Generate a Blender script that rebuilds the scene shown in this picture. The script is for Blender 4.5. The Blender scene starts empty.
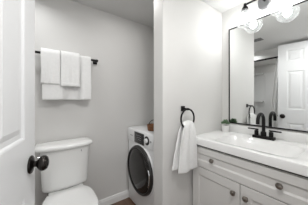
import bpy, bmesh, math, random
from mathutils import Vector, Matrix, noise

random.seed(7)
SC = bpy.context.scene
COL = SC.collection
PI = math.pi

# ------------------------------------------------------------------ camera
H = 1.22
cam_d = bpy.data.cameras.new('camera')
cam = bpy.data.objects.new('camera', cam_d)
COL.objects.link(cam)
cam.location = (0, 0, H)
cam.rotation_euler = (PI / 2, 0, -math.radians(35.6))
cam_d.sensor_fit = 'HORIZONTAL'
cam_d.sensor_width = 36
cam_d.lens = 36 * 152 / 308
cam_d.shift_y = -2.5 / 308
cam_d.clip_start = 0.01
SC.camera = cam

# ------------------------------------------------------------------ world, lights, exposure
w = bpy.data.worlds.new('world')
SC.world = w
w.use_nodes = True
w.node_tree.nodes['Background'].inputs[0].default_value = (0.965, 0.985, 1.0, 1)
w.node_tree.nodes['Background'].inputs[1].default_value = 0.55


def area_light(name, loc, target, size, power, color=(1, 1, 1), size_y=None, spread=180):
    d = bpy.data.lights.new(name, 'AREA')
    d.spread = math.radians(spread)
    d.energy = power
    d.color = color
    d.size = size
    if size_y:
        d.shape = 'RECTANGLE'
        d.size_y = size_y
    else:
        d.shape = 'DISK'
    o = bpy.data.objects.new(name, d)
    COL.objects.link(o)
    o.location = loc
    v = Vector(target) - Vector(loc)
    o.rotation_euler = v.to_track_quat('-Z', 'Y').to_euler()
    return o


P = {'world': 1.18, 'toilet': 2.3, 'entry': 10.0, 'tub': 3.3, 'bulb': 80.0, 'alcove': 1.8}
w.node_tree.nodes['Background'].inputs[1].default_value = P['world']
area_light('toilet_downlight', (-0.13, 1.43, 2.215), (-0.13, 1.42, 0), 0.09, P['toilet'], (0.98, 0.995, 1.0), None, 150)
area_light('entry_fill', (0.42, 0.25, 2.215), (0.42, 0.45, 0), 0.22, P['entry'], (1.0, 0.985, 0.97))  # added fill above the doorway, not a known fixture
area_light('alcove_fill', (0.70, 1.27, 2.215), (0.72, 1.27, 0), 0.12, P['alcove'], (1.0, 0.985, 0.97))  # added to lift the dark alcove and washer, no lamp known here
area_light('tub_fill', (-0.65, 0.8, 2.06), (-0.65, 0.8, 0), 0.15, P['tub'], (1.0, 0.985, 0.97))  # extra fill to brighten the underlit tub area, fixture is made up

SC.view_settings.view_transform = 'Standard'
SC.view_settings.look = 'None'
SC.view_settings.gamma = 1
SC.view_settings.use_curve_mapping = False
SC.view_settings.exposure = 0.0
BULB = P['bulb']


# ------------------------------------------------------------------ materials
def mat(name, color, rough=0.5, metal=0.0, vary=0.03, scale=8.0, bump=0.0, bscale=60.0, coat=0.0, spec=0.5):
    m = bpy.data.materials.new(name)
    m.use_nodes = True
    nt = m.node_tree
    b = nt.nodes['Principled BSDF']
    b.inputs['Roughness'].default_value = rough
    b.inputs['Metallic'].default_value = metal
    b.inputs['Specular IOR Level'].default_value = spec
    b.inputs['Coat Weight'].default_value = coat
    tc = nt.nodes.new('ShaderNodeTexCoord')
    n = nt.nodes.new('ShaderNodeTexNoise')
    n.inputs['Scale'].default_value = scale
    n.inputs['Detail'].default_value = 3
    nt.links.new(tc.outputs['Object'], n.inputs['Vector'])
    r = nt.nodes.new('ShaderNodeValToRGB')
    c0 = [max(0, c * (1 - vary)) for c in color]
    c1 = [min(1, c * (1 + vary)) for c in color]
    r.color_ramp.elements[0].position = 0.3
    r.color_ramp.elements[1].position = 0.7
    r.color_ramp.elements[0].color = (*c0, 1)
    r.color_ramp.elements[1].color = (*c1, 1)
    nt.links.new(n.outputs['Fac'], r.inputs['Fac'])
    nt.links.new(r.outputs['Color'], b.inputs['Base Color'])
    if bump > 0:
        n2 = nt.nodes.new('ShaderNodeTexNoise')
        n2.inputs['Scale'].default_value = bscale
        n2.inputs['Detail'].default_value = 4
        nt.links.new(tc.outputs['Object'], n2.inputs['Vector'])
        bp = nt.nodes.new('ShaderNodeBump')
        bp.inputs['Strength'].default_value = bump
        bp.inputs['Distance'].default_value = 0.004
        nt.links.new(n2.outputs['Fac'], bp.inputs['Height'])
        nt.links.new(bp.outputs['Normal'], b.inputs['Normal'])
    return m


def wood_floor_mat():
    m = bpy.data.materials.new('wood_plank_floor')
    m.use_nodes = True
    nt = m.node_tree
    b = nt.nodes['Principled BSDF']
    b.inputs['Roughness'].default_value = 0.45
    tc = nt.nodes.new('ShaderNodeTexCoord')
    mp = nt.nodes.new('ShaderNodeMapping')
    mp.inputs['Rotation'].default_value = (0, 0, PI / 2)
    nt.links.new(tc.outputs['Object'], mp.inputs['Vector'])
    br = nt.nodes.new('ShaderNodeTexBrick')
    br.inputs['Scale'].default_value = 1.0
    br.inputs['Brick Width'].default_value = 0.9
    br.inputs['Row Height'].default_value = 0.13
    br.inputs['Mortar Size'].default_value = 0.002
    br.inputs['Color1'].default_value = (0.22, 0.11, 0.055, 1)
    br.inputs['Color2'].default_value = (0.15, 0.075, 0.04, 1)
    br.inputs['Mortar'].default_value = (0.04, 0.02, 0.012, 1)
    nt.links.new(mp.outputs['Vector'], br.inputs['Vector'])
    mp2 = nt.nodes.new('ShaderNodeMapping')
    mp2.inputs['Scale'].default_value = (28, 2.5, 1)
    nt.links.new(tc.outputs['Object'], mp2.inputs['Vector'])
    n = nt.nodes.new('ShaderNodeTexNoise')
    n.inputs['Scale'].default_value = 2.0
    n.inputs['Detail'].default_value = 6
    nt.links.new(mp2.outputs['Vector'], n.inputs['Vector'])
    mx = nt.nodes.new('ShaderNodeMixRGB')
    mx.blend_type = 'MULTIPLY'
    mx.inputs['Fac'].default_value = 0.7
    nt.links.new(br.outputs['Color'], mx.inputs['Color1'])
    nt.links.new(n.outputs['Fac'], mx.inputs['Color2'])
    gm = nt.nodes.new('ShaderNodeBrightContrast')
    gm.inputs['Bright'].default_value = 0.03
    nt.links.new(mx.outputs['Color'], gm.inputs['Color'])
    nt.links.new(gm.outputs['Color'], b.inputs['Base Color'])
    return m


def clear_glass_mat():
    m = bpy.data.materials.new('clear_thin_glass')
    m.use_nodes = True
    nt = m.node_tree
    for n in list(nt.nodes):
        if n.type == 'BSDF_PRINCIPLED':
            nt.nodes.remove(n)
    out = [n for n in nt.nodes if n.type == 'OUTPUT_MATERIAL'][0]
    tr = nt.nodes.new('ShaderNodeBsdfTransparent')
    tr.inputs['Color'].default_value = (0.93, 0.94, 0.94, 1)
    gl = nt.nodes.new('ShaderNodeBsdfGlossy')
    gl.inputs['Roughness'].default_value = 0.02
    lw = nt.nodes.new('ShaderNodeLayerWeight')
    lw.inputs['Blend'].default_value = 0.35
    ns = nt.nodes.new('ShaderNodeTexNoise')
    ns.inputs['Scale'].default_value = 30
    bp = nt.nodes.new('ShaderNodeBump')
    bp.inputs['Strength'].default_value = 0.15
    bp.inputs['Distance'].default_value = 0.003
    nt.links.new(ns.outputs['Fac'], bp.inputs['Height'])
    nt.links.new(bp.outputs['Normal'], gl.inputs['Normal'])
    mx = nt.nodes.new('ShaderNodeMixShader')
    nt.links.new(lw.outputs['Facing'], mx.inputs['Fac'])
    nt.links.new(tr.outputs[0], mx.inputs[1])
    nt.links.new(gl.outputs[0], mx.inputs[2])
    df = nt.nodes.new('ShaderNodeBsdfTranslucent')
    df.inputs['Color'].default_value = (0.9, 0.9, 0.9, 1)
    m2 = nt.nodes.new('ShaderNodeMixShader')
    m2.inputs['Fac'].default_value = 0.025
    nt.links.new(mx.outputs[0], m2.inputs[1])
    nt.links.new(df.outputs[0], m2.inputs[2])
    nt.links.new(m2.outputs[0], out.inputs['Surface'])
    return m


def emit_mat(name, color, strength):
    m = bpy.data.materials.new(name)
    m.use_nodes = True
    b = m.node_tree.nodes['Principled BSDF']
    b.inputs['Base Color'].default_value = (0.9, 0.9, 0.9, 1)
    b.inputs['Emission Color'].default_value = (*color, 1)
    b.inputs['Emission Strength'].default_value = strength
    return m


M = {
    'wall': mat('wall_paint', (0.700, 0.692, 0.675), 0.6, vary=0.012, scale=3, bump=0.04, bscale=220),
    'ceiling': mat('ceiling_paint', (0.72, 0.72, 0.71), 0.8, vary=0.01, scale=3),
    'trim': mat('white_trim_paint', (0.86, 0.86, 0.85), 0.35, vary=0.01),
    'door': mat('white_door_paint', (0.77, 0.775, 0.78), 0.28, vary=0.01),
    'floor': wood_floor_mat(),
    'porcelain': mat('white_porcelain', (0.85, 0.85, 0.835), 0.12, vary=0.006, coat=0.3),
    'plastic': mat('white_seat_plastic', (0.87, 0.87, 0.86), 0.22, vary=0.006),
    'black': mat('matte_black_metal', (0.012, 0.011, 0.011), 0.38, 0.6, vary=0.1),
    'bronze': mat('dark_bronze_metal', (0.03, 0.026, 0.024), 0.22, 0.8, vary=0.15),
    'pewter': mat('aged_pewter_metal', (0.26, 0.235, 0.21), 0.28, 0.9, vary=0.35, scale=60),
    'chrome': mat('chrome_metal', (0.75, 0.75, 0.75), 0.12, 1.0, vary=0.02),
    'towel': mat('white_terry_cloth', (0.90, 0.90, 0.89), 0.95, vary=0.02, scale=50, bump=0.9, bscale=330, spec=0.1),
    'towel_band': mat('white_woven_towel_band', (0.84, 0.84, 0.83), 0.8, vary=0.02, scale=40, bump=0.3, bscale=500, spec=0.1),
    'enamel': mat('white_washer_enamel', (0.87, 0.875, 0.88), 0.25, vary=0.006),
    'washer_ring': mat('dark_grey_washer_ring', (0.020, 0.018, 0.017), 0.3, 0.0, vary=0.1),
    'dark_glass': mat('smoked_dark_glass', (0.016, 0.014, 0.013), 0.06, 0.0, vary=0.2, coat=0.15, spec=0.4),
    'rubber': mat('black_rubber', (0.015, 0.015, 0.015), 0.5),
    'screen': mat('black_glossy_screen', (0.02, 0.02, 0.022), 0.15, vary=0.1),
    'grey_mark': mat('grey_printing', (0.35, 0.35, 0.36), 0.5),
    'cabinet': mat('light_grey_cabinet_paint', (0.70, 0.69, 0.67), 0.38, vary=0.012, scale=6),
    'gap_shade': mat('painted_gap_shade', (0.012, 0.011, 0.011), 0.8),  # near-black colour standing in for shade under the counter
    'marble': mat('white_cultured_marble', (0.84, 0.84, 0.83), 0.18, vary=0.012, scale=5, coat=0.3),
    'mirror': mat('mirror_silver', (0.90, 0.915, 0.91), 0.01, 1.0, vary=0.0),
    'pot': mat('white_ceramic_pot', (0.80, 0.79, 0.78), 0.45, vary=0.02, scale=30, bump=0.1),
    'soil': mat('dark_soil', (0.05, 0.035, 0.025), 0.9, vary=0.4, scale=90, bump=0.5),
    'leaf': mat('succulent_leaf', (0.10, 0.17, 0.09), 0.45, vary=0.75, scale=70),
    'basket': mat('brown_woven_basket', (0.24, 0.105, 0.045), 0.6, vary=0.35, scale=60, bump=0.8, bscale=120),
    'glass': clear_glass_mat(),
    'bulb': emit_mat('lit_bulb', (0.985, 0.99, 0.99), BULB),
    'nickel': mat('brushed_grey_nickel', (0.25, 0.25, 0.255), 0.35, 0.8, vary=0.06),
    'curtain': mat('white_curtain_cloth', (0.88, 0.88, 0.87), 0.9, vary=0.02, scale=30, bump=0.15, bscale=300, spec=0.1),
    'surround': mat('white_tub_surround', (0.74, 0.74, 0.735), 0.3, vary=0.01),
    'vent': mat('grey_vent_metal', (0.16, 0.16, 0.16), 0.5, vary=0.05),
}


# ------------------------------------------------------------------ mesh helpers
def box(bm, lo, hi, bev=0.0, seg=2):
    lo, hi = Vector(lo), Vector(hi)
    r = bmesh.ops.create_cube(bm, size=1.0)
    vs = r['verts']
    c, s = (lo + hi) / 2, hi - lo
    for v in vs:
        v.co = Vector((v.co.x * s.x, v.co.y * s.y, v.co.z * s.z)) + c
    if bev > 0:
        es = list({e for v in vs for e in v.link_edges})
        bmesh.ops.bevel(bm, geom=es, offset=bev, segments=seg, affect='EDGES', profile=0.5, clamp_overlap=True)


def loft(bm, rings, closed=True, cap0=True, cap1=True):
    rows = [[bm.verts.new(p) for p in r] for r in rings]
    n = len(rows[0])
    for a, b in zip(rows[:-1], rows[1:]):
        for i in range(n if closed else n - 1):
            j = (i + 1) % n
            bm.faces.new((a[i], a[j], b[j], b[i]))
    if cap0:
        bm.faces.new(list(reversed(rows[0])))
    if cap1:
        bm.faces.new(rows[-1])
    return rows


def frame_for(d):
    d = Vector(d).normalized()
    up = Vector((0, 0, 1)) if abs(d.z) < 0.95 else Vector((1, 0, 0))
    u = d.cross(up).normalized()
    v = d.cross(u).normalized()
    return u, v, d


def lathe(bm, prof, origin, axis=(0, 0, 1), n=28, cap0=True, cap1=True):
    """prof: list of (radius, distance along axis)."""
    u, v, d = frame_for(axis)
    o = Vector(origin)
    rings = []
    for r, t in prof:
        rings.append([o + d * t + (u * math.cos(2 * PI * i / n) + v * math.sin(2 * PI * i / n)) * max(r, 1e-5) for i in range(n)])
    loft(bm, rings, True, cap0, cap1)


def tube(bm, pts, r, n=12, closed=False, caps=True):
    pts = [Vector(p) for p in pts]
    rings = []
    m = len(pts)
    u = None
    for i, p in enumerate(pts):
        if closed:
            d = pts[(i + 1) % m] - pts[i - 1]
        else:
            d = pts[min(i + 1, m - 1)] - pts[max(i - 1, 0)]
        d.normalize()
        if u is None:
            u, v, _ = frame_for(d)
        else:
            u = (u - d * u.dot(d)).normalized()
            v = d.cross(u).normalized()
        rr = r(i / (m - 1)) if callable(r) else r
        rings.append([p + (u * math.cos(2 * PI * k / n) + v * math.sin(2 * PI * k / n)) * rr for k in range(n)])
    if closed:
        rings.append(rings[0])
        rows = [[bm.verts.new(p) for p in rg] for rg in rings[:-1]]
        rows.append(rows[0])
        for a, b in zip(rows[:-1], rows[1:]):
            for i in range(n):
                j = (i + 1) % n
                bm.faces.new((a[i], a[j], b[j], b[i]))
    else:
        loft(bm, rings, True, caps, caps)


def sup(cx, cy, a, b, e, n=48, z=0.0):
    """superellipse ring in XY."""
    out = []
    for i in range(n):
        t = 2 * PI * i / n
        c, s = math.cos(t), math.sin(t)
        out.append(Vector((cx + a * math.copysign(abs(c) ** (2 / e), c), cy + b * math.copysign(abs(s) ** (2 / e), s), z)))
    return out


def worigin(o):
    p = Vector((0, 0, 0))
    while o:
        p += o.location
        o = o.parent
    return p


def obj(name, bm, m, parent=None, smooth=True, local=False, angle=35):
    bmesh.ops.recalc_face_normals(bm, faces=bm.faces[:])
    if parent is not None and not local:
        bmesh.ops.translate(bm, verts=bm.verts[:], vec=-worigin(parent))
    me = bpy.data.meshes.new(name)
    bm.to_mesh(me)
    bm.free()
    o = bpy.data.objects.new(name, me)
    COL.objects.link(o)
    me.materials.append(M[m] if isinstance(m, str) else m)
    if smooth:
        for p in me.polygons:
            p.use_smooth = True
        try:
            me.set_sharp_from_angle(angle=math.radians(angle))
        except Exception:
            pass
    if parent is not None:
        o.parent = parent
    return o


def thing(name, loc, label, cat, group=None, rotz=0.0):
    o = bpy.data.objects.new(name, None)
    COL.objects.link(o)
    o.empty_display_size = 0.05
    o.location = loc
    o.rotation_euler = (0, 0, rotz)
    o['label'] = label
    o['category'] = cat
    if group:
        o['group'] = group
    return o


def tag(o, label, cat, group=None):
    o['label'] = label
    o['category'] = cat
    if group:
        o['group'] = group
    return o


def struct(name, bm, m, label, cat, smooth=False):
    o = obj(name, bm, m, None, smooth)
    o['kind'] = 'structure'
    o['label'] = label
    o['category'] = cat
    return o


NB = bmesh.new

# ------------------------------------------------------------------ setting
CE = 2.235          # ceiling height
XM = 1.68           # mirror wall
YB = 1.75           # back wall
YP0, YP1 = 0.98, 1.11   # partition with the towel ring
XP = 0.79
XL = -1.0
YD = 0.08           # inner face of the doorway wall

bm = NB(); box(bm, (XL, -1.6, -0.05), (XM, YB, 0))
struct('floor', bm, 'floor', 'brown wood plank floor glimpsed beside the washer', 'floor')
bm = NB(); box(bm, (XL - 0.1, -0.04, CE), (XM + 0.1, YB + 0.1, CE + 0.05))
struct('ceiling', bm, 'ceiling', 'flat white painted ceiling', 'ceiling')
bm = NB(); box(bm, (XL - 0.1, YB, 0), (XM + 0.1, YB + 0.1, CE))
struct('wall_back', bm, 'wall', 'pale grey wall behind the toilet and washer', 'wall')
bm = NB(); box(bm, (XM, -0.04, 0), (XM + 0.1, YB, CE))
struct('wall_right', bm, 'wall', 'pale grey wall carrying the mirror and vanity light', 'wall')
bm = NB(); box(bm, (XP, YP0, 0), (XM, YP1, CE), 0.004, 2)
struct('wall_partition', bm, 'wall', 'pale grey partition wall with the towel ring, hiding half the washer', 'wall')
bm = NB(); box(bm, (XL - 0.1, -0.04, 0), (XL, YB, CE))
struct('wall_left', bm, 'wall', 'pale grey wall behind the bathtub, seen in the mirror', 'wall')
DX0, DX1, DZ = -0.222, 0.64, 2.195
bm = NB()
box(bm, (XL, -0.04, 0), (DX0, YD, CE)); box(bm, (DX1, -0.04, 0), (XM, YD, CE)); box(bm, (DX0, -0.04, DZ), (DX1, YD, CE))
struct('wall_front', bm, 'wall', 'wall with the doorway the room is seen through', 'wall')
bm = NB(); box(bm, (XL, YD, 2.07), (-0.31, YB, CE))
struct('trim_1', bm, 'wall', 'dropped soffit over the bathtub, seen in the mirror', 'soffit')
bm = NB()
for lo, hi in (((XL, 0.10, 0.38), (XL + 0.012, YB, 1.87)), ((XL + 0.012, YB - 0.012, 0.38), (-0.30, YB, 1.87))):
    box(bm, lo, hi, 0.003)
for z in (1.19, 1.86):                     # moulded corner shelves
    box(bm, (XL + 0.012, 1.44, z - 0.025), (XL + 0.13, YB - 0.012, z + 0.012), 0.008)
box(bm, (XL + 0.012, 1.425, 0.38), (XL + 0.02, 1.445, 1.87), 0.003)
struct('trim_2', bm, 'surround', 'white tub surround panels with moulded corner shelves, seen in the mirror', 'tub surround')


def baseboard(name, a, b, n, label):
    """a->b along the wall, n points into the room."""
    a, b, n = Vector(a), Vector(b), Vector(n)
    prof = [(0, 0), (0.015, 0), (0.015, 0.062), (0.011, 0.070), (0.011, 0.080), (0.006, 0.088), (0, 0.090)]
    bm = NB()
    loft(bm, [[p + n * x + Vector((0, 0, z)) for x, z in prof] for p in (a, b)])
    return struct(name, bm, 'trim', label, 'baseboard', False)


baseboard('baseboard_back', (-0.27, YB, 0), (XM, YB, 0), (0, -1, 0), 'white baseboard along the wall behind the toilet')
baseboard('baseboard_partition', (XP, YP0, 0), (1.14, YP0, 0), (0, -1, 0), 'white baseboard under the hanging hand towel')

# ---- six panel door, swung open beside the camera
DW, DH, DT = 0.80, 2.18, 0.035
ang = math.radians(12.5)
free = Vector((-0.040, 0.920, 0))
hinge = free - Vector((math.sin(ang), math.cos(ang), 0)) * DW
door = thing('door_1', (hinge.x, hinge.y, 0.008), 'white six panel door standing open at the left edge', 'door', None, PI / 2 - ang)
door['kind'] = 'structure'


def panel_door_mesh():
    bm = NB()
    xs = [0, 0.12, 0.34, 0.46, 0.68, 0.80]
    zs = [0, 0.25, 0.82, 1.05, 1.71, 1.875, 2.07, DH]
    for side in (0, 1):
        def P(x, z, d):
            return bm.verts.new((x, d if side == 0 else DT - d, z))
        for i in range(5):
            for j in range(7):
                x0, x1, z0, z1 = xs[i], xs[i + 1], zs[j], zs[j + 1]
                if i in (1, 3) and j in (1, 3, 5):
                    rows = []
                    for ins, d in ((0, 0), (0.006, 0.002), (0.012, 0.008), (0.030, 0.008), (0.050, 0.002), (0.052, 0.0015)):
                        rows.append([P(x0 + ins, z0 + ins, d), P(x1 - ins, z0 + ins, d), P(x1 - ins, z1 - ins, d), P(x0 + ins, z1 - ins, d)])
                    for a, b in zip(rows[:-1], rows[1:]):
                        for k in range(4):
                            bm.faces.new((a[k], a[(k + 1) % 4], b[(k + 1) % 4], b[k]))
                    bm.faces.new(rows[-1])
                else:
                    bm.faces.new((P(x0, z0, 0), P(x1, z0, 0), P(x1, z1, 0), P(x0, z1, 0)))
    for a, b, c, d in (((0, 0), (DW, 0), 'z', 0), ((0, 0), (DW, 0), 'z', DH)):
        bm.faces.new([bm.verts.new(p) for p in ((0, 0, d), (DW, 0, d), (DW, DT, d), (0, DT, d))])
    for x in (0, DW):
        bm.faces.new([bm.verts.new(p) for p in ((x, 0, 0), (x, DT, 0), (x, DT, DH), (x, 0, DH))])
    bmesh.ops.remove_doubles(bm, verts=bm.verts[:], dist=1e-5)
    return bm


slab = obj('door_panel', panel_door_mesh(), 'door', door, False, True)
KZ = 0.928
for sgn, y0 in ((-1, 0.0), (1, DT)):
    bm = NB()
    lathe(bm, [(0.037, 0.0), (0.039, 0.003), (0.036, 0.008), (0.022, 0.012), (0.013, 0.015), (0.013, 0.024), (0.019, 0.028), (0.029, 0.035),
               (0.0335, 0.045), (0.0325, 0.054), (0.026, 0.063), (0.013, 0.068), (0.0001, 0.069)], (DW - 0.062, y0, KZ), (0, sgn, 0), 32)
    obj('door_knob', bm, 'bronze', door, True, True)
bm = NB()
box(bm, (DW - 0.002, 0.006, KZ - 0.028), (DW + 0.001, DT - 0.006, KZ + 0.028)); box(bm, (DW, 0.010, KZ - 0.012), (DW + 0.010, DT - 0.010, KZ + 0.012), 0.003)
obj('latch', bm, 'black', door, True, True)
bm = NB()
for z in (0.2, 1.05, 1.95):
    lathe(bm, [(0.006, 0), (0.006, 0.09)], (-0.004, -0.004, z), (0, 0, 1), 10)
obj('hinge', bm, 'black', door, True, True)

# ------------------------------------------------------------------ ceiling vent
VX, VY = 0.43, 1.07
t = thing('ceiling_vent', (VX, VY, CE), 'small grey slatted air vent in the ceiling, seen in the mirror', 'vent')
bm = NB()
for lo, hi in (((-.065, -.07), (.065, -.055)), ((-.065, .055), (.065, .07)), ((-.065, -.055), (-.05, .055)), ((.05, -.055), (.065, .055))):
    box(bm, (VX + lo[0], VY + lo[1], CE - 0.008), (VX + hi[0], VY + hi[1], CE), 0.002)
obj('vent_frame', bm, 'vent', t)
bm = NB()
for k in range(7):
    y = VY - 0.048 + k * 0.016
    loft(bm, [[Vector((x, y, CE - 0.001)), Vector((x, y + 0.002, CE - 0.001)), Vector((x, y + 0.010, CE - 0.007)), Vector((x, y + 0.008, CE - 0.007))] for x in (VX - .05, VX + .05)])
obj('vent_slats', bm, 'vent', t)

# ------------------------------------------------------------------ bathtub, rod, curtain (seen in the mirror)
t = thing('bathtub', (-0.65, 0.92, 0), 'white bathtub along the far left wall behind the curtain', 'bathtub')
bm = NB()
cx, cy, a, b = -0.645, 0.925, 0.34, 0.815
rings = [sup(cx, cy, a, b, 20, 64, 0.0), sup(cx, cy, a, b, 20, 64, 0.37), sup(cx, cy, a - 0.006, b - 0.006, 18, 64, 0.378),
         sup(cx, cy, a - 0.06, b - 0.07, 6, 64, 0.378), sup(cx, cy, a - 0.075, b - 0.085, 5, 64, 0.36), sup(cx, cy, a - 0.11, b - 0.16, 4, 64, 0.10),
         sup(cx, cy, a - 0.16, b - 0.24, 3.5, 64, 0.06), sup(cx, cy, 0.02, 0.05, 2, 64, 0.055)]
loft(bm, rings)
obj('tub_shell', bm, 'porcelain', t)
XR = -0.25
t = thing('shower_rod', (XR, 0.92, 2.035), 'black shower curtain rod under the soffit, seen in the mirror', 'curtain rod')
bm = NB(); tube(bm, [(XR, YD + 0.012, 2.035), (XR, 0.9, 2.035), (XR, YB - 0.012, 2.035)], 0.016, 16)
obj('rod', bm, 'black', t)
for y, s in ((YD, 1), (YB, -1)):
    bm = NB(); lathe(bm, [(0.032, 0), (0.032, 0.006), (0.018, 0.012), (0.016, 0.022)], (XR, y, 2.035), (0, s, 0), 20)
    obj('flange', bm, 'black', t)
t = thing('shower_curtain', (XR, 0.8, 0.25), 'white shower curtain gathered on the rod, seen in the mirror', 'curtain')
bm = NB()
rings = []
for j in range(26):
    f = j / 25
    z = 2.0 - f * 1.72
    y0, y1 = 0.50, 1.005 + 0.12 * min(1, f * 1.2)
    row = []
    for i in range(91):
        g = i / 90
        y = y0 + (y1 - y0) * g
        amp = 0.020 + 0.006 * f
        row.append(Vector((XR - 0.012 + amp * math.sin(g * 2 * PI * 8 + 0.5 * math.sin(f * 3)), y, z)))
    rings.append(row)
loft(bm, rings, False, False, False)
o = obj('cloth', bm, 'curtain', t)
sm = o.modifiers.new('thick', 'SOLIDIFY'); sm.thickness = 0.003
for k in range(8):
    bm = NB()
    y = 0.53 + k * 0.067
    tube(bm, [(XR + 0.022 * math.cos(q * PI / 8), y, 2.026 + 0.026 * math.sin(q * PI / 8)) for q in range(16)], 0.002, 6, True)
    obj('curtain_ring', bm, 'black', t)

# ------------------------------------------------------------------ toilet
TX = 0.16
t = thing('toilet', (TX, 1.40, 0), 'white two piece toilet with closed lid below the towel bar', 'toilet')


def tank_ring(x0, x1, y0, y1, z, bow=0.03, n=40, e=7):
    """rounded rectangle with a bowed front (low y)."""
    cx, cy, a, b = (x0 + x1) / 2, (y0 + y1) / 2, (x1 - x0) / 2, (y1 - y0) / 2
    out = []
    for p in sup(cx, cy, a, b, e, n, z):
        u = (p.x - cx) / a
        if p.y < cy:
            k = (cy - p.y) / b
            p.y += bow * u * u * k
        out.append(p)
    return out


bm = NB()
loft(bm, [tank_ring(-0.006, 0.322, 1.566, 1.725, 0.424, .02), tank_ring(-0.018, 0.334, 1.554, 1.728, 0.434, .022), tank_ring(-0.024, 0.338, 1.546, 1.73, 0.458, .025),
          tank_ring(-0.036, 0.350, 1.530, 1.73, 0.70, .03), tank_ring(-0.040, 0.354, 1.526, 1.73, 0.786, .03)])
obj('tank', bm, 'porcelain', t, angle=50)
bm = NB()
loft(bm, [tank_ring(-0.062, 0.366, 1.516, 1.733, 0.787, .035), tank_ring(-0.074, 0.378, 1.505, 1.738, 0.794, .038), tank_ring(-0.078, 0.382, 1.500, 1.74, 0.806, .04),
          tank_ring(-0.076, 0.380, 1.503, 1.74, 0.820, .04), tank_ring(-0.064, 0.368, 1.515, 1.735, 0.830, .038), tank_ring(0.0, 0.32, 1.56, 1.70, 0.833, .03)])
obj('tank_lid', bm, 'porcelain', t, angle=60)


def bowl_ring(hw, yf, yb, z, n=48, e=2.25, back=3.5):
    """egg shaped ring: round front at yf, squarer back at yb."""
    cy = yf + hw * 1.25
    out = []
    for i in range(n):
        q = 2 * PI * i / n
        c, s = math.cos(q), math.sin(q)
        if s < 0:
            y = cy + (cy - yf) * math.copysign(abs(s) ** (2 / e), s)
            x = TX + hw * math.copysign(abs(c) ** (2 / e), c)
        else:
            y = cy + (yb - cy) * abs(s) ** (2 / back)
            x = TX + hw * math.copysign(abs(c) ** (2 / back), c)
        out.append(Vector((x, y, z)))
    return out


bm = NB()
loft(bm, [bowl_ring(0.115, 1.22, 1.66, 0.0), bowl_ring(0.118, 1.21, 1.66, 0.02), bowl_ring(0.105, 1.23, 1.65, 0.05), bowl_ring(0.100, 1.24, 1.64, 0.15),
          bowl_ring(0.125, 1.17, 1.64, 0.24), bowl_ring(0.165, 1.10, 1.65, 0.33), bowl_ring(0.178, 1.075, 1.66, 0.38), bowl_ring(0.178, 1.075, 1.66, 0.395)])
obj('bowl', bm, 'porcelain', t, angle=50)
bm = NB(); box(bm, (TX - 0.14, 1.555, 0.38), (TX + 0.14, 1.70, 0.426), 0.02, 3)
obj('tank_shelf', bm, 'porcelain', t)
bm = NB()
loft(bm, [bowl_ring(0.180, 1.070, 1.535, 0.396), bowl_ring(0.184, 1.066, 1.535, 0.402), bowl_ring(0.182, 1.068, 1.535, 0.411)])
obj('seat', bm, 'plastic', t, angle=50)
bm = NB()
loft(bm, [bowl_ring(0.182, 1.066, 1.530, 0.413), bowl_ring(0.187, 1.061, 1.552, 0.418), bowl_ring(0.186, 1.062, 1.552, 0.427), bowl_ring(0.178, 1.070, 1.545, 0.433), bowl_ring(0.12, 1.13, 1.47, 0.437)])
obj('seat_lid', bm, 'plastic', t, angle=60)
for sx in (-0.075, 0.075):
    bm = NB(); box(bm, (TX + sx - 0.022, 1.552, 0.398), (TX + sx + 0.022, 1.575, 0.425), 0.008, 3)
    obj('lid_hinge', bm, 'plastic', t)
bm = NB()
lathe(bm, [(0.015, 0), (0.015, 0.006), (0.008, 0.010), (0.008, 0.02)], (0.005, 1.556, 0.755), (0, -1, 0), 20)
tube(bm, [(0.010, 1.534, 0.755), (-0.02, 1.530, 0.753), (-0.048, 1.530, 0.750)], lambda f: 0.007 + 0.003 * f, 12)
obj('flush_handle', bm, 'chrome', t)
bm = NB(); box(bm, (0.269, 1.529, 0.748), (0.275, 1.545, 0.764), 0.001)
obj('badge', bm, 'grey_mark', t)
bm = NB()
tube(bm, [(0.03, 1.62, 0.465), (0.022, 1.60, 0.40), (0.0, 1.62, 0.28), (-0.03, 1.70, 0.20), (-0.03, 1.745, 0.19)], 0.006, 10)
lathe(bm, [(0.016, 0), (0.016, 0.03), (0.010, 0.032)], (0.03, 1.62, 0.436), (0, 0, 1), 16)
obj('supply_hose', bm, 'rubber', t)

# ------------------------------------------------------------------ towel bar with towels
BY, BZ = 1.68, 1.640
t = thing('towel_bar', (0.15, YB, BZ), 'matte black towel bar on the wall above the toilet', 'towel bar')
bm = NB(); box(bm, (-0.165, BY - 0.009, BZ - 0.009), (0.462, BY + 0.009, BZ + 0.009), 0.002)
obj('bar', bm, 'black', t)
for x in (-0.150, 0.448):
    bm = NB()
    box(bm, (x - 0.022, YB - 0.008, BZ - 0.025), (x + 0.022, YB, BZ + 0.025), 0.002)
    box(bm, (x - 0.012, BY - 0.012, BZ - 0.013), (x + 0.012, YB - 0.006, BZ + 0.010), 0.002)
    obj('bracket', bm, 'black', t)


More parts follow.
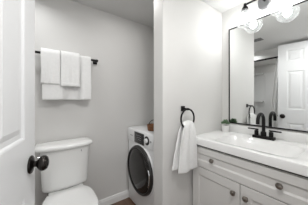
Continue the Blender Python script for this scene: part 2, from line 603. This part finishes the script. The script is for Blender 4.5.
def drape(x0, x1, r, zf, zb, cy, cz, seed, fold=0.004, nx=40, front=None, rip=3.0):
    """sheet hung over a bar along X; r = half spacing of the two layers."""
    prof = []          # (dy, z, u) back bottom -> over the bar -> front bottom
    nb = 16
    for k in range(nb):
        prof.append((r, zb + (cz - zb) * k / nb, -1 + k / nb))
    for k in range(9):
        a = PI * k / 8
        prof.append((r * math.cos(a), cz + r * math.sin(a), 0))
    for k in range(1, nb + 1):
        prof.append((-r, cz + (zf - cz) * k / nb, k / nb))
    rows = []
    for dy, z, u in prof:
        row = []
        for i in range(nx + 1):
            g = i / nx
            x = x0 + (x1 - x0) * g
            k = abs(u)
            n1 = noise.noise(Vector((x * 14 + seed, z * 5, seed * 3.1 + (5 if u < 0 else 0))))
            wv = fold * math.sin(x * 2 * PI / (x1 - x0) * rip + seed) * k
            off = (n1 * fold * 1.2 + wv) * min(1, 0.25 + k)
            if u > 0 and front:
                off += front(g, u)
            if u < 0:
                off = max(-0.004, min(0.010, off))
            sag = 0.004 * noise.noise(Vector((x * 9, seed, 1.0)))
            row.append(Vector((x + 0.003 * noise.noise(Vector((z * 9, seed, g * 2))), cy + dy + off, z + sag)))
        rows.append(row)
    bm = NB()
    loft(bm, rows, False, False, False)
    return bm


def thick(o, th, sub=1):
    s = o.modifiers.new('thickness', 'SOLIDIFY')
    s.thickness = th
    s.offset = 0
    if sub:
        q = o.modifiers.new('soft', 'SUBSURF')
        q.levels = sub
        q.render_levels = sub
    return o


def band(x0, x1, y, z0, z1, f=0.0):
    """thin woven border lying on the front layer of a towel."""
    bm = NB()
    box(bm, (x0, y - 0.003, z0), (x1, y + 0.002, z1), 0.0015)
    return bm


def mid_recess(g, u):
    k = 1 / (1 + math.exp(-(g - 0.40) * 45)) * (1 / (1 + math.exp((g - 0.74) * 45)))
    return 0.034 * k * min(1, u * 2.2) - 0.012 * (1 - k) * u


tw = thing('bath_towel', (0.18, BY, 1.21), 'large white bath towel hanging lowest and widest on the towel bar', 'towel', 'towels on the bar')
thick(obj('cloth', drape(-0.022, 0.385, 0.0215, 1.218, 1.235, BY, BZ, 1.3, 0.003, 60, mid_recess, 2.0), 'towel', tw), 0.015)
tw = thing('hand_towel', (0.04, BY, 1.36), 'short white towel folded over the left part of the towel bar', 'towel', 'towels on the bar')
thick(obj('cloth', drape(-0.032, 0.112, 0.0375, 1.362, 1.40, BY, BZ, 4.7, 0.003, 30), 'towel', tw), 0.016)
tw = thing('hand_towel', (0.20, BY, 1.34), 'narrow white towel with a woven hem band folded over the middle of the bar', 'towel', 'towels on the bar')
c2 = thick(obj('cloth', drape(0.117, 0.276, 0.0395, 1.343, 1.40, BY, BZ, 8.2, 0.003, 30, lambda g, u: -0.004 * u), 'towel', tw), 0.018)
obj('hem_band', band(0.120, 0.273, BY - 0.0395 - 0.014, 1.352, 1.378), 'towel_band', tw)

# ------------------------------------------------------------------ washer in the alcove
WX, WY0, WY1, WZ = 0.842, 1.128, 1.722, 0.885
WYc = (WY0 + WY1) / 2
t = thing('washing_machine', (1.14, WYc, 0), 'white front loading washer with a dark round door in the alcove', 'washing machine')
bm = NB(); box(bm, (WX, WY0, 0.015), (1.46, WY1, WZ), 0.012, 3)
obj('body', bm, 'enamel', t)
bm = NB(); box(bm, (WX - 0.010, WY0 + 0.004, 0.735), (WX + 0.004, WY1 - 0.004, WZ - 0.004), 0.006, 3)
obj('control_panel', bm, 'enamel', t)
DYc, DZc, DR = 1.424, 0.470, 0.262
bm = NB()
lathe(bm, [(DR + 0.006, 0.0), (DR + 0.006, 0.010), (DR - 0.002, 0.016), (DR - 0.006, 0.010)], (WX, DYc, DZc), (-1, 0, 0), 64, True, False)
obj('door_trim', bm, 'enamel', t)
bm = NB()
lathe(bm, [(DR - 0.004, 0.0), (DR - 0.004, 0.016), (DR - 0.012, 0.034), (DR - 0.018, 0.040), (DR - 0.024, 0.042), (DR - 0.030, 0.040), (DR - 0.034, 0.030)], (WX, DYc, DZc), (-1, 0, 0), 64, True, False)
dr = obj('door', bm, 'washer_ring', t, angle=60)
bm = NB()
lathe(bm, [(DR - 0.033, 0.030), (DR - 0.040, 0.038), (DR - 0.09, 0.044), (DR - 0.15, 0.049), (0.04, 0.052), (0.001, 0.0525)], (WX, DYc, DZc), (-1, 0, 0), 64, True, True)
obj('door_glass', bm, 'dark_glass', dr, angle=60)
bm = NB()
tube(bm, [(WX - 0.047, DYc - 0.236 * math.cos(q), DZc + 0.236 * math.sin(q)) for q in [(-0.35 + 0.7 * k / 10) for k in range(11)]], 0.006, 8)
obj('door_grip', bm, 'chrome', dr)


def px_quad(bm, ys, zs, x, th):
    box(bm, (x - th, ys[0], zs[0]), (x, ys[1], zs[1]), 0.002)


XF = WX - 0.010
bm = NB(); px_quad(bm, (1.338, 1.545), (0.744, 0.864), XF, 0.003)
sc = obj('display', bm, 'screen', t)
bm = NB()
for k in range(3):
    box(bm, (XF - 0.0036, 1.40, 0.785 + k * 0.022), (XF - 0.003, 1.46 + 0.02 * k, 0.788 + k * 0.022))
obj('display_text', bm, 'grey_mark', sc)
bm = NB(); lathe(bm, [(0.044, 0), (0.044, 0.004), (0.034, 0.005)], (XF, 1.285, 0.810), (-1, 0, 0), 32)
dl = obj('dial', bm, 'rubber', t)
bm = NB(); lathe(bm, [(0.024, 0.004), (0.023, 0.022), (0.019, 0.024), (0.001, 0.024)], (XF, 1.285, 0.810), (-1, 0, 0), 32)
obj('dial_cap', bm, 'enamel', dl)
bm = NB(); lathe(bm, [(0.010, 0), (0.010, 0.004), (0.001, 0.005)], (XF, 1.215, 0.812), (-1, 0, 0), 16)
obj('power_button', bm, 'grey_mark', t)
bm = NB()
for k in range(5):
    box(bm, (XF - 0.001, 1.588 + k * 0.014, 0.800), (XF + 0.001, 1.597 + k * 0.014, 0.812))
obj('badge', bm, 'grey_mark', t)
for y in (WY0 + 0.06, WY1 - 0.06):
    for x in (WX + 0.06, 1.40):
        bm = NB(); lathe(bm, [(0.022, 0), (0.018, 0.016)], (x, y, 0), (0, 0, 1), 12)
        obj('foot', bm, 'rubber', t)

# basket on the washer
bx, by, bz = 0.960, 1.370, WZ
t = thing('basket', (bx, by, bz), 'small round brown basket with a black handle on top of the washer', 'basket')
bm = NB()
rings = []
for k in range(23):
    z = 0.001 + k * 0.0030
    r = 0.050 + 0.010 * k / 22 + (0.0022 if k % 2 else -0.0008)
    rings.append((r, z))
rings += [(0.056, 0.069), (0.052, 0.062), (0.046, 0.012), (0.001, 0.010)]
lathe(bm, rings, (bx, by, bz), (0, 0, 1), 40)
obj('bowl', bm, 'basket', t, angle=80)
bm = NB()
tube(bm, [(bx + 0.02 - 0.054 * math.cos(a), by + 0.03 * math.cos(a) - 0.01, bz + 0.058 + 0.058 * math.sin(a)) for a in [PI * k / 14 for k in range(15)]], 0.004, 8)
obj('handle', bm, 'black', t)

# ------------------------------------------------------------------ towel ring with hand towel
RX, RY, RZ, RR = 1.024, 0.918, 1.056, 0.084
t = thing('towel_ring', (RX, YP0, 1.14), 'matte black towel ring on the wall left of the vanity', 'towel ring')
bm = NB()
box(bm, (RX - 0.024, YP0 - 0.008, 1.117), (RX + 0.024, YP0, 1.165), 0.002)
box(bm, (RX - 0.010, RY - 0.010, 1.129), (RX + 0.010, YP0 - 0.006, 1.149), 0.002)
obj('wall_mount', bm, 'black', t)
bm = NB()
tube(bm, [(RX + RR * math.sin(a), RY, RZ + RR * math.cos(a)) for a in [2 * PI * k / 40 for k in range(40)]], 0.0078, 12, True)
obj('ring', bm, 'black', t)

tw = thing('hand_towel', (1.0, 0.93, 0.58), 'white hand towel pulled through the black towel ring beside the vanity', 'towel')
rows = []
prof = []
zt = RZ - 0.048
N1 = 22
for k in range(N1):
    u = 1 - k / N1
    prof.append((-1, u, zt - u * (zt - 0.640)))
for k in range(7):
    prof.append((0, k / 6, zt))
for k in range(1, N1 + 1):
    u = k / N1
    prof.append((1, u, zt - u * (zt - 0.608)))
NX = 48
for lay, u, z in prof:
    row = []
    for i in range(NX + 1):
        g = i / NX - 0.5
        if lay == 0:
            a = PI * u
            hw, cx = 0.069, RX + 0.0
            y = RY + 0.022 * math.cos(a)
            zz = zt + 0.028 * math.sin(a) - 0.10 * g * g
            pl = 0.006
        else:
            e = u ** 0.42
            if lay > 0:
                hw = 0.069 + (0.110 - 0.069) * e
                cx = RX + (1.006 - RX) * u
                y = RY - 0.022 - 0.008 * u + 0.026 * u * max(0.0, (-g - 0.15) / 0.35) ** 1.5
            else:
                hw = 0.069 + (0.116 - 0.069) * e
                cx = RX + (0.961 - RX) * u
                y = RY + 0.022 - 0.010 * u
            zz = z - 0.10 * g * g * (1 - u) + 0.006 * math.sin(g * 5) * u
            pl = 0.006 * (1 - 0.75 * u)
        x = cx + 2 * hw * g
        y += pl * math.sin(g * 2 * PI * 2.6 + lay * 0.8) * (0.9) + 0.004 * noise.noise(Vector((g * 6, zz * 8, lay * 4)))
        row.append(Vector((x, y, zz)))
    rows.append(row)
bm = NB(); loft(bm, rows, False, False, False)
thick(obj('cloth', bm, 'towel', tw), 0.012)

# ------------------------------------------------------------------ vanity cabinet
VY0, VY1, VX0 = 0.092, 0.962, 1.152
VC = 0.527
CB, CT = 0.812, 0.875
t = thing('vanity_cabinet', (1.40, VC, 0), 'light grey shaker vanity cabinet under the white sink top', 'cabinet')
bm = NB()
CZ = CB - 0.015
box(bm, (VX0, VY0, 0.10), (XM - 0.002, VY0 + 0.018, CZ), 0.001)
box(bm, (VX0, VY1 - 0.018, 0.10), (XM - 0.002, VY1, CZ), 0.001)
box(bm, (VX0, VY0 + 0.018, 0.10), (XM - 0.002, VY1 - 0.018, 0.118))
box(bm, (XM - 0.012, VY0 + 0.018, 0.118), (XM - 0.002, VY1 - 0.018, CZ))
box(bm, (VX0, VY0 + 0.018, 0.118), (VX0 + 0.018, VY1 - 0.018, CZ))
box(bm, (VX0 + 0.06, VY0 + 0.01, 0.0), (XM - 0.01, VY1 - 0.01, 0.10))
obj('carcass', bm, 'cabinet', t)
bm = NB(); 
for lo, hi in (((VX0 + 0.002, VY0 + 0.003), (VX0 + 0.016, VY1 - 0.003)), ((VX0 + 0.016, VY0 + 0.003), (XM - 0.004, VY0 + 0.016)), ((VX0 + 0.016, VY1 - 0.016), (XM - 0.004, VY1 - 0.003))):
    box(bm, (*lo, CB - 0.015), (*hi, CB))
obj('shade_strip', bm, 'gap_shade', t)  # solid black strip paints the shade line below the sink top


def shaker(y0, y1, z0, z1, rail, th=0.017, rec=0.008):
    """front with a square recessed panel, at the cabinet face, facing -X."""
    bm = NB()
    x1, x0 = VX0 - 0.0005, VX0 - th
    rows = []
    for ins, x in ((0, x1), (0, x0 + 0.0015), (0.0015, x0), (rail, x0), (rail + 0.012, x0 + rec)):
        rows.append([Vector((x, y0 + ins, z0 + ins)), Vector((x, y1 - ins, z0 + ins)), Vector((x, y1 - ins, z1 - ins)), Vector((x, y0 + ins, z1 - ins))])
    loft(bm, rows)
    return bm


def knob(y, z, parent):
    bm = NB()
    lathe(bm, [(0.010, 0), (0.010, 0.002), (0.006, 0.004), (0.006, 0.012), (0.011, 0.015), (0.0180, 0.018), (0.0192, 0.023), (0.0160, 0.029), (0.008, 0.032), (0.001, 0.0325)],
          (VX0 - 0.017 + (0.008 if parent.name.startswith('drawer') else 0), y, z), (-1, 0, 0), 24)
    return obj('knob', bm, 'pewter', parent)


dw = obj('drawer', shaker(VY0 + 0.006, VY1 - 0.006, 0.622, 0.795, 0.053), 'cabinet', t, False)
knob(0.752, 0.711, dw)
knob(0.300, 0.711, dw)
dl_ = obj('door', shaker(VC + 0.0025, VY1 - 0.006, 0.125, 0.615, 0.066), 'cabinet', t, False)
knob(0.570, 0.538, dl_)
dr_ = obj('door', shaker(VY0 + 0.006, VC - 0.0025, 0.125, 0.615, 0.066), 'cabinet', t, False)
knob(0.484, 0.538, dr_)

# ------------------------------------------------------------------ sink top
SX0, SX1, SY0, SY1 = 1.122, XM - 0.001, VY0 - 0.010, YP0 - 0.002
t = thing('sink_top', (1.40, VC, CB), 'glossy white vanity sink top with integrated rectangular basin', 'countertop')
bcx, bcy, ba, bb = 1.350, 0.515, 0.165, 0.270
N = 96


def rect_pt(a, x0, x1, y0, y1, cx, cy):
    c, s = math.cos(a), math.sin(a)
    k = 1e9
    if c > 1e-9: k = min(k, (x1 - cx) / c)
    if c < -1e-9: k = min(k, (x0 - cx) / c)
    if s > 1e-9: k = min(k, (y1 - cy) / s)
    if s < -1e-9: k = min(k, (y0 - cy) / s)
    return cx + c * k, cy + s * k


angs = [2 * PI * i / N for i in range(N)]
for X in (SX0, SX1):
    for Y in (SY0, SY1):
        angs.append(math.atan2(Y - bcy, X - bcx) % (2 * PI))
angs = sorted(angs)


def sup_at(a, A, B, e):
    c, s = math.cos(a), math.sin(a)
    k = (abs(c / A) ** e + abs(s / B) ** e) ** (-1 / e)
    return bcx + c * k, bcy + s * k


def rrow(ins, z):
    return [Vector((*rect_pt(a, SX0 + ins, SX1 - ins * 0.0, SY0 + ins, SY1, bcx, bcy), z)) for a in angs]


def brow(sc_, z, e=6):
    return [Vector((*sup_at(a, ba - sc_, bb - sc_, e), z)) for a in angs]


bm = NB()
loft(bm, [brow(-0.004, CB + 0.001), rrow(0.004, CB + 0.001), rrow(0, CB + 0.005), rrow(0, CT - 0.006), rrow(0.002, CT - 0.002), rrow(0.006, CT), brow(-0.006, CT), brow(-0.001, CT - 0.003), brow(0.0, CT - 0.006)],
     True, False, False)
obj('slab', bm, 'marble', t, angle=40)
bm = NB()
loft(bm, [brow(0.0, CT - 0.006), brow(0.008, CT - 0.022), brow(0.024, CT - 0.062, 5), brow(0.048, CT - 0.082, 4.5), brow(0.080, CT - 0.090, 4), brow(0.13, CT - 0.095, 3), brow(0.155, CT - 0.096, 2.5)], True, False, True)
bs = obj('basin', bm, 'marble', t, angle=60)
bm = NB(); lathe(bm, [(0.024, 0), (0.024, 0.003), (0.018, 0.005), (0.016, 0.002), (0.001, 0.002)], (bcx + 0.02, bcy, CT - 0.0952), (0, 0, 1), 24)
obj('drain', bm, 'black', bs)
bm = NB(); box(bm, (XM - 0.020, SY0, CT - 0.001), (XM - 0.001, SY1, CT + 0.080), 0.004, 2)
obj('backsplash', bm, 'marble', t)

# ------------------------------------------------------------------ faucet
FX, FY = 1.588, 0.535
t = thing('faucet', (FX, FY, CT), 'matte black high arc faucet with two lever handles on the sink top', 'faucet')
bm = NB(); box(bm, (FX - 0.027, FY - 0.083, CT), (FX + 0.027, FY + 0.083, CT + 0.024), 0.004, 2)
obj('base_plate', bm, 'black', t)
bm = NB()
lathe(bm, [(0.021, 0.0), (0.021, 0.040), (0.016, 0.046)], (FX, FY, CT + 0.018), (0, 0, 1), 24)
r = 0.062
zc = 1.036
path = [(FX, FY, CT + 0.05), (FX, FY, 0.96), (FX, FY, 1.0)]
path += [(FX - r + r * math.cos(a), FY, zc + r * math.sin(a)) for a in [PI * k / 18 for k in range(19)]]
path += [(FX - 2 * r - 0.002, FY, zc - 0.022)]
tube(bm, path, 0.0135, 16)
obj('spout', bm, 'black', t)
for s in (1, -1):
    y = FY + s * 0.056
    bm = NB()
    lathe(bm, [(0.019, 0), (0.019, 0.006), (0.0175, 0.008), (0.0165, 0.008), (0.0165, 0.046), (0.012, 0.050), (0.008, 0.052), (0.008, 0.062)], (FX, y, CT + 0.018), (0, 0, 1), 24)
    h = obj('handle', bm, 'black', t)
    bm = NB()
    box(bm, (FX - 0.008, min(y - s * 0.016, y + s * 0.072), CT + 0.071), (FX + 0.008, max(y - s * 0.016, y + s * 0.072), CT + 0.083), 0.003, 2)
    obj('lever', bm, 'black', h)

# ------------------------------------------------------------------ potted succulent
PX, PY = 1.585, 0.888
t = thing('potted_plant', (PX, PY, CT), 'small green succulent in a white pot in the corner of the sink top', 'plant')
bm = NB()
lathe(bm, [(0.028, 0.0), (0.031, 0.003), (0.040, 0.068), (0.041, 0.074), (0.037, 0.075), (0.034, 0.066), (0.001, 0.066)], (PX, PY, CT), (0, 0, 1), 32)
obj('pot', bm, 'pot', t)
bm = NB(); lathe(bm, [(0.034, 0.062), (0.030, 0.070), (0.001, 0.073)], (PX, PY, CT), (0, 0, 1), 20, False, True)
obj('soil', bm, 'soil', t)
bm = NB()


def leaf(bm, base, d, L, wd):
    u, v, d = frame_for(d)
    rings = []
    for f, k in ((0, 0.35), (0.3, 0.85), (0.6, 1.0), (0.85, 0.6), (1.0, 0.06)):
        c = base + d * L * f + Vector((0, 0, 0.25 * L * f * f))
        rings.append([c + (u * math.cos(2 * PI * q / 8) * wd + v * math.sin(2 * PI * q / 8) * wd * 0.38) * k for q in range(8)])
    loft(bm, rings)


for head in ((0, 0, 0.100), (0.020, 0.012, 0.090), (-0.020, 0.014, 0.090), (0.004, -0.022, 0.088), (0.012, 0.004, 0.108), (-0.012, -0.006, 0.105)):
    for k in range(16):
        a = k * 2.399
        el = 0.0 + 1.35 * (k / 16)
        d = Vector((math.cos(a) * math.cos(el), math.sin(a) * math.cos(el), math.sin(el)))
        leaf(bm, Vector((PX, PY, CT)) + Vector(head), d, 0.030 - 0.008 * k / 16 + random.uniform(-.004, .004), 0.0105)
obj('foliage', bm, 'leaf', t, angle=70)

# ------------------------------------------------------------------ mirror
MY0, MY1, MZ0, MZ1 = 0.150, 0.896, 0.965, 2.008
t = thing('wall_mirror', (XM, (MY0 + MY1) / 2, MZ0), 'large rectangular mirror in a thin black frame above the sink', 'mirror')
bm = NB()
fw, fx = 0.012, 0.014
box(bm, (XM - fx, MY0, MZ0), (XM, MY1, MZ0 + fw), 0.0015)
box(bm, (XM - fx, MY0, MZ1 - fw), (XM, MY1, MZ1), 0.0015)
box(bm, (XM - fx, MY0, MZ0 + fw), (XM, MY0 + fw, MZ1 - fw), 0.0015)
box(bm, (XM - fx, MY1 - fw, MZ0 + fw), (XM, MY1, MZ1 - fw), 0.0015)
obj('frame', bm, 'black', t)
bm = NB(); box(bm, (XM - 0.010, MY0 + fw, MZ0 + fw), (XM - 0.004, MY1 - fw, MZ1 - fw))
obj('mirror_glass', bm, 'mirror', t, False)

# ------------------------------------------------------------------ vanity light
LX, LY, LZ = 1.575, 0.548, 2.142
t = thing('vanity_light', (XM, LY, LZ), 'black two globe vanity light with lit clear glass shades above the mirror', 'wall light')
bm = NB()
loft(bm, [[Vector((XM - d, LY + 0.01 + p.x, 2.145 + p.y)) for p in sup(0, 0, 0.050 - q, 0.075 - q, 2.6, 40)] for d, q in ((0, 0), (0.016, 0), (0.022, 0.004), (0.024, 0.012))])
obj('backplate', bm, 'nickel', t)
bm = NB()
tube(bm, [(XM - 0.022, LY, LZ), (LX, LY, LZ)], 0.009, 12)
tube(bm, [(LX, 0.685, LZ), (LX, LY, LZ), (LX, 0.411, LZ)], 0.009, 12)
obj('arm', bm, 'black', t)
for y in (0.685, 0.411):
    bm = NB()
    lathe(bm, [(0.009, 0.012), (0.012, 0.004), (0.013, -0.010), (0.022, -0.024), (0.028, -0.036), (0.029, -0.044), (0.022, -0.046)], (LX, y, LZ), (0, 0, 1), 28)
    s = obj('socket', bm, 'black', t)
    bm = NB()
    lathe(bm, [(0.027, -0.044), (0.032, -0.052), (0.032, -0.076), (0.026, -0.092), (0.015, -0.094)], (LX, y, LZ), (0, 0, 1), 24)
    obj('lamp_holder', bm, 'nickel', s)
    bm = NB()
    zc2, R = 2.004, 0.083
    lathe(bm, [(R * math.sin(a), R * math.cos(a)) for a in [0.36 + (PI - 0.36) * k / 22 for k in range(23)]], (LX, y, zc2), (0, 0, 1), 40, False, True)
    obj('globe_shade', bm, 'glass', t, angle=180)
    bm = NB()
    lathe(bm, [(0.012, -0.088), (0.016, -0.100), (0.027, -0.125), (0.030, -0.140), (0.027, -0.156), (0.016, -0.167), (0.001, -0.170)], (LX, y, LZ), (0, 0, 1), 24)
    obj('bulb', bm, 'bulb', t, angle=180)
